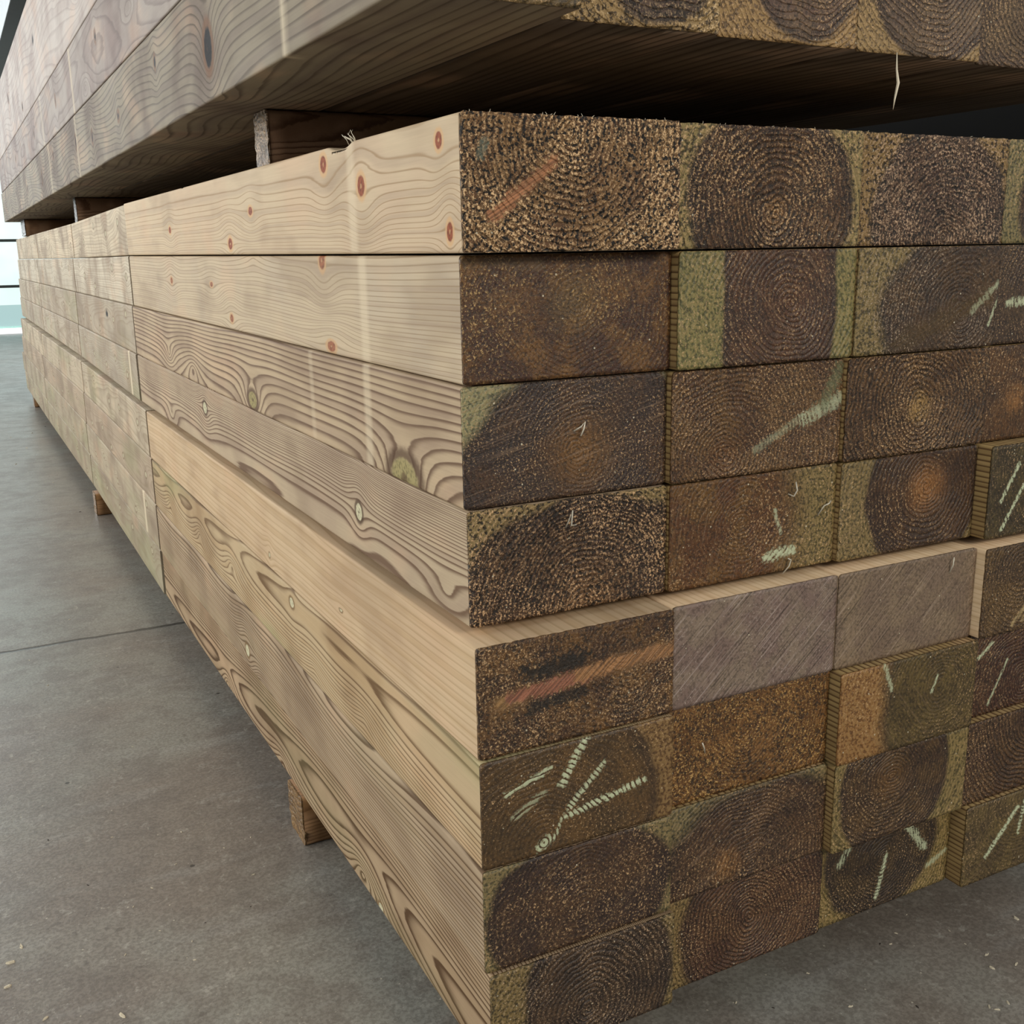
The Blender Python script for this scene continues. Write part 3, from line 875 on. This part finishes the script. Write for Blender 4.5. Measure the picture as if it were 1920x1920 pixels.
kt = {0: [K(2.7, .28, .10, .12, 2.4, 8.), K(6.2, .30, .05, .05, 3.2, 0), K(4.35, .45, .04, .05, 3, 0), K(8.0, .3, .05, .07, 3, 0), K(9.4, .38, .05, .08, 3, 0), K(12, .45, .05, .06, 3, 0), K(14, .3, .06, .09, 3, 0), K(17, .3, .06, .06, 3, 0), K(20, .4, .06, .06, 3, 0)],
      1: [K(5.2, .3, .2, .06, 3, 6., 'arch'), K(7.1, .42, .05, .06, 3, 0), K(8.1, .12, .16, .05, 3, 6., 'arch'), K(11, .35, .05, .08, 3, 0), K(14.5, .3, .05, .06, 3, 0), K(19, .3, .06, .06, 3, 0)],
      2: [K(8, .3, .2, .06, 3, 6., 'arch'), K(10, .8, .06, .06, 3, 0), K(16, .2, .08, .06, 3, 5.), K(19, .7, .08, .08, 3, 0), K(13, .70, .12, .05, 3, 0, 'hole')]}
zz = TZ
for r in range(3):
    mt = side_material('weathered_pine', [(138, 128, 110), (156, 146, 138), (182, 173, 166)][r], [(84, 72, 60), (112, 98, 94), (146, 132, 126)][r],
                       [(116, 102, 94), (134, 120, 114), (164, 150, 144)][r], 70 + r, contrast=[.62, .5, .4][r], knot=(30, 26, 26), rim=(116, 84, 60), stain=[(114, 100, 90), (136, 120, 116), (164, 152, 148)][r], stain_amt=.8, thin=.5)
    mi = side_material('weathered_pine', (92, 80, 66), (54, 42, 32), (70, 58, 46), 75, contrast=.6)  # darker copy: shade under the upper pack is put into its colour
    cols = range(6) if r == 0 else range(2)
    for c in cols:
        seed += 1
        em = end_material('sawn_end_grain', TW[c] * S, (TH[r] - .008) * S, tops[c], seed) if r == 0 or c == 0 else None
        if r == 0:
            lb = lab_top[c]
        else:
            lb = ('grey-lilac side of a post in the upper pack, %s row from the bottom' % ROW[r]) if c == 0 else 'post behind the open side of the upper pack, %s row from the bottom' % ROW[r]
        g = dict(kind='up' if r % 2 == 0 else 'flat', N=12, g=1.2, wave=.04, pw=.9, slope=.35, knots=kt[r] if c == 0 else [],
                 pale=[[(1.20, .035, .75), (9.3, .06, .5), (12.6, .07, .4)], [(9.2, .06, .7), (13, .08, .4)], []][r] if c == 0 else [])
        timber(TX[c], TY[c] + (.03 * r if r else 0), [25.2, 24.9, 24.6][r] - c * .02, zz, TW[c], TH[r] - .008, g, mt if c == 0 else mi, tops[c] if em else None, em, dx1=-.07,
               ny=300 if c == 0 else 30, nside=22 if c == 0 else 6, name='square_timber', label=lb, group='posts of the upper pack', seed=seed, bev=.012)
    zz += TH[r]

# ------------------------------------------------------------------ bearers
bm_dark = side_material('rough_bearer_wood', (112, 84, 58), (70, 48, 32), (90, 64, 44), 81, contrast=.7)
bm_pale = side_material('rough_bearer_wood', (128, 94, 58), (84, 58, 34), (104, 74, 46), 83, contrast=.5)
be = end_material('bearer_end_grain', .3 * S, .36 * S, dict(pith=(.5, .3), period=.005, rough=.9, rings=.5, heart=(104, 86, 70), heart2=(132, 112, 92), tan=(190, 168, 144), saw=90, sawamt=.3), 901)
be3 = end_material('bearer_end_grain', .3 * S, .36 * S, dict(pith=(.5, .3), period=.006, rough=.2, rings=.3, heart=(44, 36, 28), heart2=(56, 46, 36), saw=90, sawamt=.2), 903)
be2 = end_material('bearer_end_grain', .3 * S, .36 * S, dict(pith=(.5, -.2), period=.007, rough=.3, rings=.5, heart=(104, 80, 52), heart2=(124, 96, 60), tan=(170, 140, 96), saw=90, sawamt=.3), 902)


def bearer(x0, x1, yc, z0, w, h, mat, emat, label, group, seed, jag=0.0):
    """a cross bearer running left-right; modelled with uneven edges and its own sawn end on the open side"""
    rs = np.random.RandomState(seed)
    pf = profile(w, h, 6, .03)
    n = 40
    xs = np.linspace(0, x1 - x0, n)
    rings = np.zeros((n, len(pf), 3))
    for i, xx in enumerate(xs):
        rings[i, :, 0] = xx + CAP
        rings[i, :, 1] = -(pf[:, 0] - w / 2) + rs.randn() * .002
        rings[i, :, 2] = pf[:, 1]
        if jag:
            low_ = pf[:, 1] < h * .3
            rings[i, low_, 1] += jag * .5
    me = ringmesh('bearer', rings * S)
    shade(me)
    V = rings.reshape(-1, 3)
    ph, kn, hole, pale = grain_field(V[:, 0].copy(), (V[:, 2] + V[:, 1]).copy(), h, dict(kind='flat', N=10, slope=2), random.Random(seed))
    set_attr(me, 'grain', ph)
    me.materials.append(mat)
    o = link(bpy.data.objects.new('bearer', me))
    o.location = (x0 * S, yc * S, z0 * S)
    o['label'] = label
    o['category'] = 'wood bearer'
    o['group'] = group
    # end piece
    nu, nv = 14, 16
    V, F = [], []
    for j in range(nv):
        for i in range(nu):
            a, c = -w / 2 + w * i / (nu - 1), h * j / (nv - 1)
            cx, cz = min(max(a, -w / 2 + .03), w / 2 - .03), min(max(c, .03), h - .03)
            d = math.hypot(a - cx, c - cz)
            if d > .03:
                a, c = cx + (a - cx) / d * .03, cz + (c - cz) / d * .03
            V.append((rs.randn() * .002 * S, (a + (jag * .5 if c < h * .3 else 0)) * S, c * S))
    for j in range(nv - 1):
        for i in range(nu - 1):
            a = j * nu + i
            F.append((a, a + nu, a + nu + 1, a + 1))
    bd = [i for i in range(nu)] + [j * nu + nu - 1 for j in range(1, nv)] + [(nv - 1) * nu + i for i in range(nu - 2, -1, -1)] + [j * nu for j in range(nv - 2, 0, -1)]
    base = len(V)
    for k in bd:
        V.append((CAP * S, V[k][1], V[k][2]))
    for k in range(len(bd)):
        F.append((bd[k], bd[(k + 1) % len(bd)], base + (k + 1) % len(bd), base + k))
    F.append(tuple(base + k for k in range(len(bd))))
    me = bpy.data.meshes.new('sawn_end')
    me.from_pydata(V, [], F)
    me.update()
    me.materials.append(emat)
    e = link(bpy.data.objects.new('sawn_end', me), o)
    e['label'] = 'fibrous sawn end of the bearer'
    return o


gU = 'bearers under the upper pack'
gF = 'bearers on the concrete floor'
zU = 4 * H + .006
bearer(.10, 4.4, 3.10, zU + .008, .30, TZ - zU - .012, bm_dark, be, 'brown cross bearer with fibrous grey end under the upper pack, nearest one', gU, 1)
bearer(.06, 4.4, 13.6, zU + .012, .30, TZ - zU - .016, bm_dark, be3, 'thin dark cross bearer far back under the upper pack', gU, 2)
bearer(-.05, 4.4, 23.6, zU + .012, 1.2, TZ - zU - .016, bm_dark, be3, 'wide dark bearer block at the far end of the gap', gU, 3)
zF0, zF1 = -2.43, ZL0 - 4 * H + .002
bearer(-.05, 3.9, 2.86, zF0, .34, zF1 - zF0, bm_pale, be2, 'brown rounded bearer on the floor jutting out below the near bundle', gF, 4, jag=-.06)
bearer(-.10, 3.9, 13.9, zF0, .34, zF1 - zF0, bm_pale, be2, 'small pale bearer tip below the third bundle', gF, 5)
bearer(-.02, 3.9, 28.4, zF0, .5, zF1 - zF0, bm_pale, be2, 'farthest bearer on the floor at the end of the stack', gF, 6)

# ------------------------------------------------------------------ background
steel = plain('dark_steel', (58, 62, 60), .5, 0.3)
bx = box_mesh('steel_girder', (-.07 * S, 2.0 * S, 6.2 * S), (.7 * S, 15.39, 6.9 * S), steel, .004)
bx['label'] = 'dark steel girder overhead beyond the upper pack, top left corner'
bx['category'] = 'steel girder'

# ------------------------------------------------------------------ staples, splinters, chips
staple_m = plain('zinc_staple', (214, 208, 190), .35, .2)
splint_m = plain('pale_splinter', (226, 216, 192), .6)


def on_end(pk, r, c, u, v):
    o = beams[pk, r, c]
    return o, Vector((u * .99 * S, 0, v * H * .985 * S))


def staple(pk, r, c, u, v, pts, label='pale bent staple leg standing out of the end grain'):
    o, p = on_end(pk, r, c, u, v)
    q = [p + Vector((a * S, -d * S, e * S)) for a, e, d in pts]
    s = tube('staple', q, .0009, staple_m, o)
    s['label'] = label


staple('m', 3, 0, .475, .82, [(-.005, -.035, .0), (.0, 0, .02), (.012, .045, .03), (.003, -.02, .035), (.03, -.02, .03)])
staple('m', 2, 0, .55, .58, [(-.025, -.01, .0), (.0, .01, .02), (.02, .03, .02), (.01, -.0, .025), (-.002, -.03, .02)])
staple('m', 3, 1, .72, .80, [(-.02, -.02, .0), (.0, -.03, .02), (.01, .0, .03), (.008, .04, .02)])
staple('m', 3, 1, .93, .60, [(-.03, -.05, .0), (-.01, .0, .02), (.01, .01, .03), (.03, .02, .02)])
staple('m', 3, 1, .71, .05, [(-.02, -.04, .0), (.0, -.0, .02), (.01, .03, .02), (-.01, .04, .02)])
staple('l', 0, 2, .79, .88, [(.0, -.05, .0), (.0, .0, .02), (.002, .04, .02)])
staple('l', 1, 1, .20, .55, [(.02, -.04, .0), (.0, .0, .02), (-.012, .03, .02)])

# the splinter hanging from the upper pack
sp_pts = [(2.35, .07, 2.425), (2.35, .065, 2.35), (2.36, .06, 2.29), (2.345, .06, 2.22), (2.338, .06, 2.17)]
hang = tube('hanging_splinter', [tuple(Vector(p) * S) for p in sp_pts], .0016, splint_m, None, 6, [.3, .8, 1.3, .8, .15])
hang['label'] = 'white splinter hanging from the bottom edge of the upper pack at right'
hang['category'] = 'splinter'
# fuzzy fibres torn up beside the strap notch of the top corner beam
o0 = beams['m', 0, 0]
zt_ = H * .985
rs = random.Random(8)
for i in range(7):
    yb = 1.02 + .16 * rs.random()
    p0 = Vector((.012, yb + .133, zt_ - .004))
    a = rs.uniform(-1, 1)
    q = [p0 * S, (p0 + Vector((-.01, .03 * a, .02))) * S, (p0 + Vector((-.02, .06 * a + .03, .035 + .02 * rs.random()))) * S, (p0 + Vector((-.01, .09 * a + .05, .03 + .03 * rs.random()))) * S]
    f = tube('torn_fibre', q, .0006, splint_m, o0, 5, [1, .8, .6, .3])
    f['label'] = 'thin torn fibre'
# fraying along the upper saw edge
for (pk, r, c, n) in (('m', 0, 0, 12), ('m', 0, 1, 6), ('m', 0, 2, 3)):
    for i in range(n):
        u = rs.uniform(.03, .97)
        o, p = on_end(pk, r, c, u, 1.0)
        q = [p + Vector((0, .001, -.0006)), p + Vector((rs.uniform(-.001, .001), -.0008, .0008)), p + Vector((rs.uniform(-.002, .002), -.0015, rs.uniform(.001, .003)))]
        f = tube('torn_fibre', q, .0004, splint_m, o, 4, [1, .8, .3])
        f['label'] = 'thin torn fibre'

# chips on the floor
chip_pale = plain('wood_chip_pale', (206, 196, 172), .7)
chip_dark = plain('wood_chip_dark', (52, 44, 38), .8)


def chip_mesh(k):
    rs = random.Random(k)
    n = 7
    top, bot = [], []
    for i in range(n):
        a = 2 * math.pi * i / n
        r = rs.uniform(.6, 1)
        x_, y_ = math.cos(a) * r, math.sin(a) * r * .38
        bot.append((x_, y_, 0))
        top.append((x_ * .8, y_ * .7, rs.uniform(.14, .3)))
    me = ringmesh('wood_chip', [bot, top])
    me.materials.append(chip_pale if k % 6 else chip_dark)
    return me


chips = [chip_mesh(k) for k in range(1, 13)]
spots = [(20, 1805, 2.2), (40, 1775, 1.8), (15, 1850, 2.0), (230, 1905, 2.2), (85, 1910, 1.4), (165, 1660, .8), (250, 1700, .8), (300, 1745, .6), (235, 1790, .8), (365, 1800, .8), (360, 1765, .7), (385, 1730, .5),
         (470, 1570, .8), (475, 1640, 1.0), (340, 1560, .9), (330, 1620, .8), (285, 1665, .9), (470, 1700, .5), (420, 1590, .8), (385, 1545, .6), (248, 1400, .7), (215, 1443, .6), (210, 1570, .8), (90, 1575, .9),
         (70, 1960, 1), (55, 1238, 1.0), (130, 1162, 1.0), (200, 1230, .8), (90, 1285, .9), (85, 800, 2.2), (60, 812, 2.4), (50, 840, 2.0), (30, 870, 2), (20, 820, 1.6), (100, 905, 1.6), (150, 960, 1.4),
         (1905, 1722, 1.8), (1850, 1790, 1.2), (1860, 1815, 1.6), (1905, 1808, 1.4), (1680, 1750, .8), (1650, 1770, .8), (1515, 1825, 1.0), (1855, 1888, 1.2), (1870, 1893, 1.2), (1890, 1880, 1.2), (1595, 1887, 1.2),
         (1720, 1888, 1.0), (1670, 1770, .9), (1780, 1745, .6), (1700, 1715, .6), (1810, 1770, .6), (1380, 1880, .8), (1450, 1890, .7)]
Cc = Vector((-1.76649514, -3.86162924, 1.54531296))
n_ = 0
for (px_, py_, sz) in spots:
    d = f_ + r_ * ((px_ - 960) / 1991.75) + u_ * ((960 - py_) / 1991.75)
    p = Cc + d * ((-2.43 - Cc.z) / d.z)
    c = bpy.data.objects.new('wood_chip', chips[n_ % 12])
    link(c)
    c.location = (p.x * S, p.y * S, FZ)
    c.rotation_euler = (0, 0, n_ * 1.7)
    c.scale = (.0042 * sz,) * 3
    right = px_ > 1200
    tone = 'dark' if not ((n_ % 12 + 1) % 6) else 'pale'
    size = 'larger' if sz > 1.3 else 'tiny'
    where = ('in front of the cut ends at lower right' if py_ < 1800 else 'at the bottom right, nearest the camera') if right else \
        'far along the open side of the stack' if py_ < 1000 else 'near the joint line in the concrete' if py_ < 1300 else \
        'left of the floor bearer' if py_ < 1500 else 'on the open floor left of the near bundle' if py_ < 1720 else 'in the lower left corner, nearest the camera'
    c['label'] = '%s %s wood chip on the concrete %s' % (size, tone, where)
    c['category'] = 'wood chip'
    c['group'] = 'chips right of the stack' if right else ('chips far along the floor' if py_ < 1000 else 'chips on the left floor')
    n_ += 1
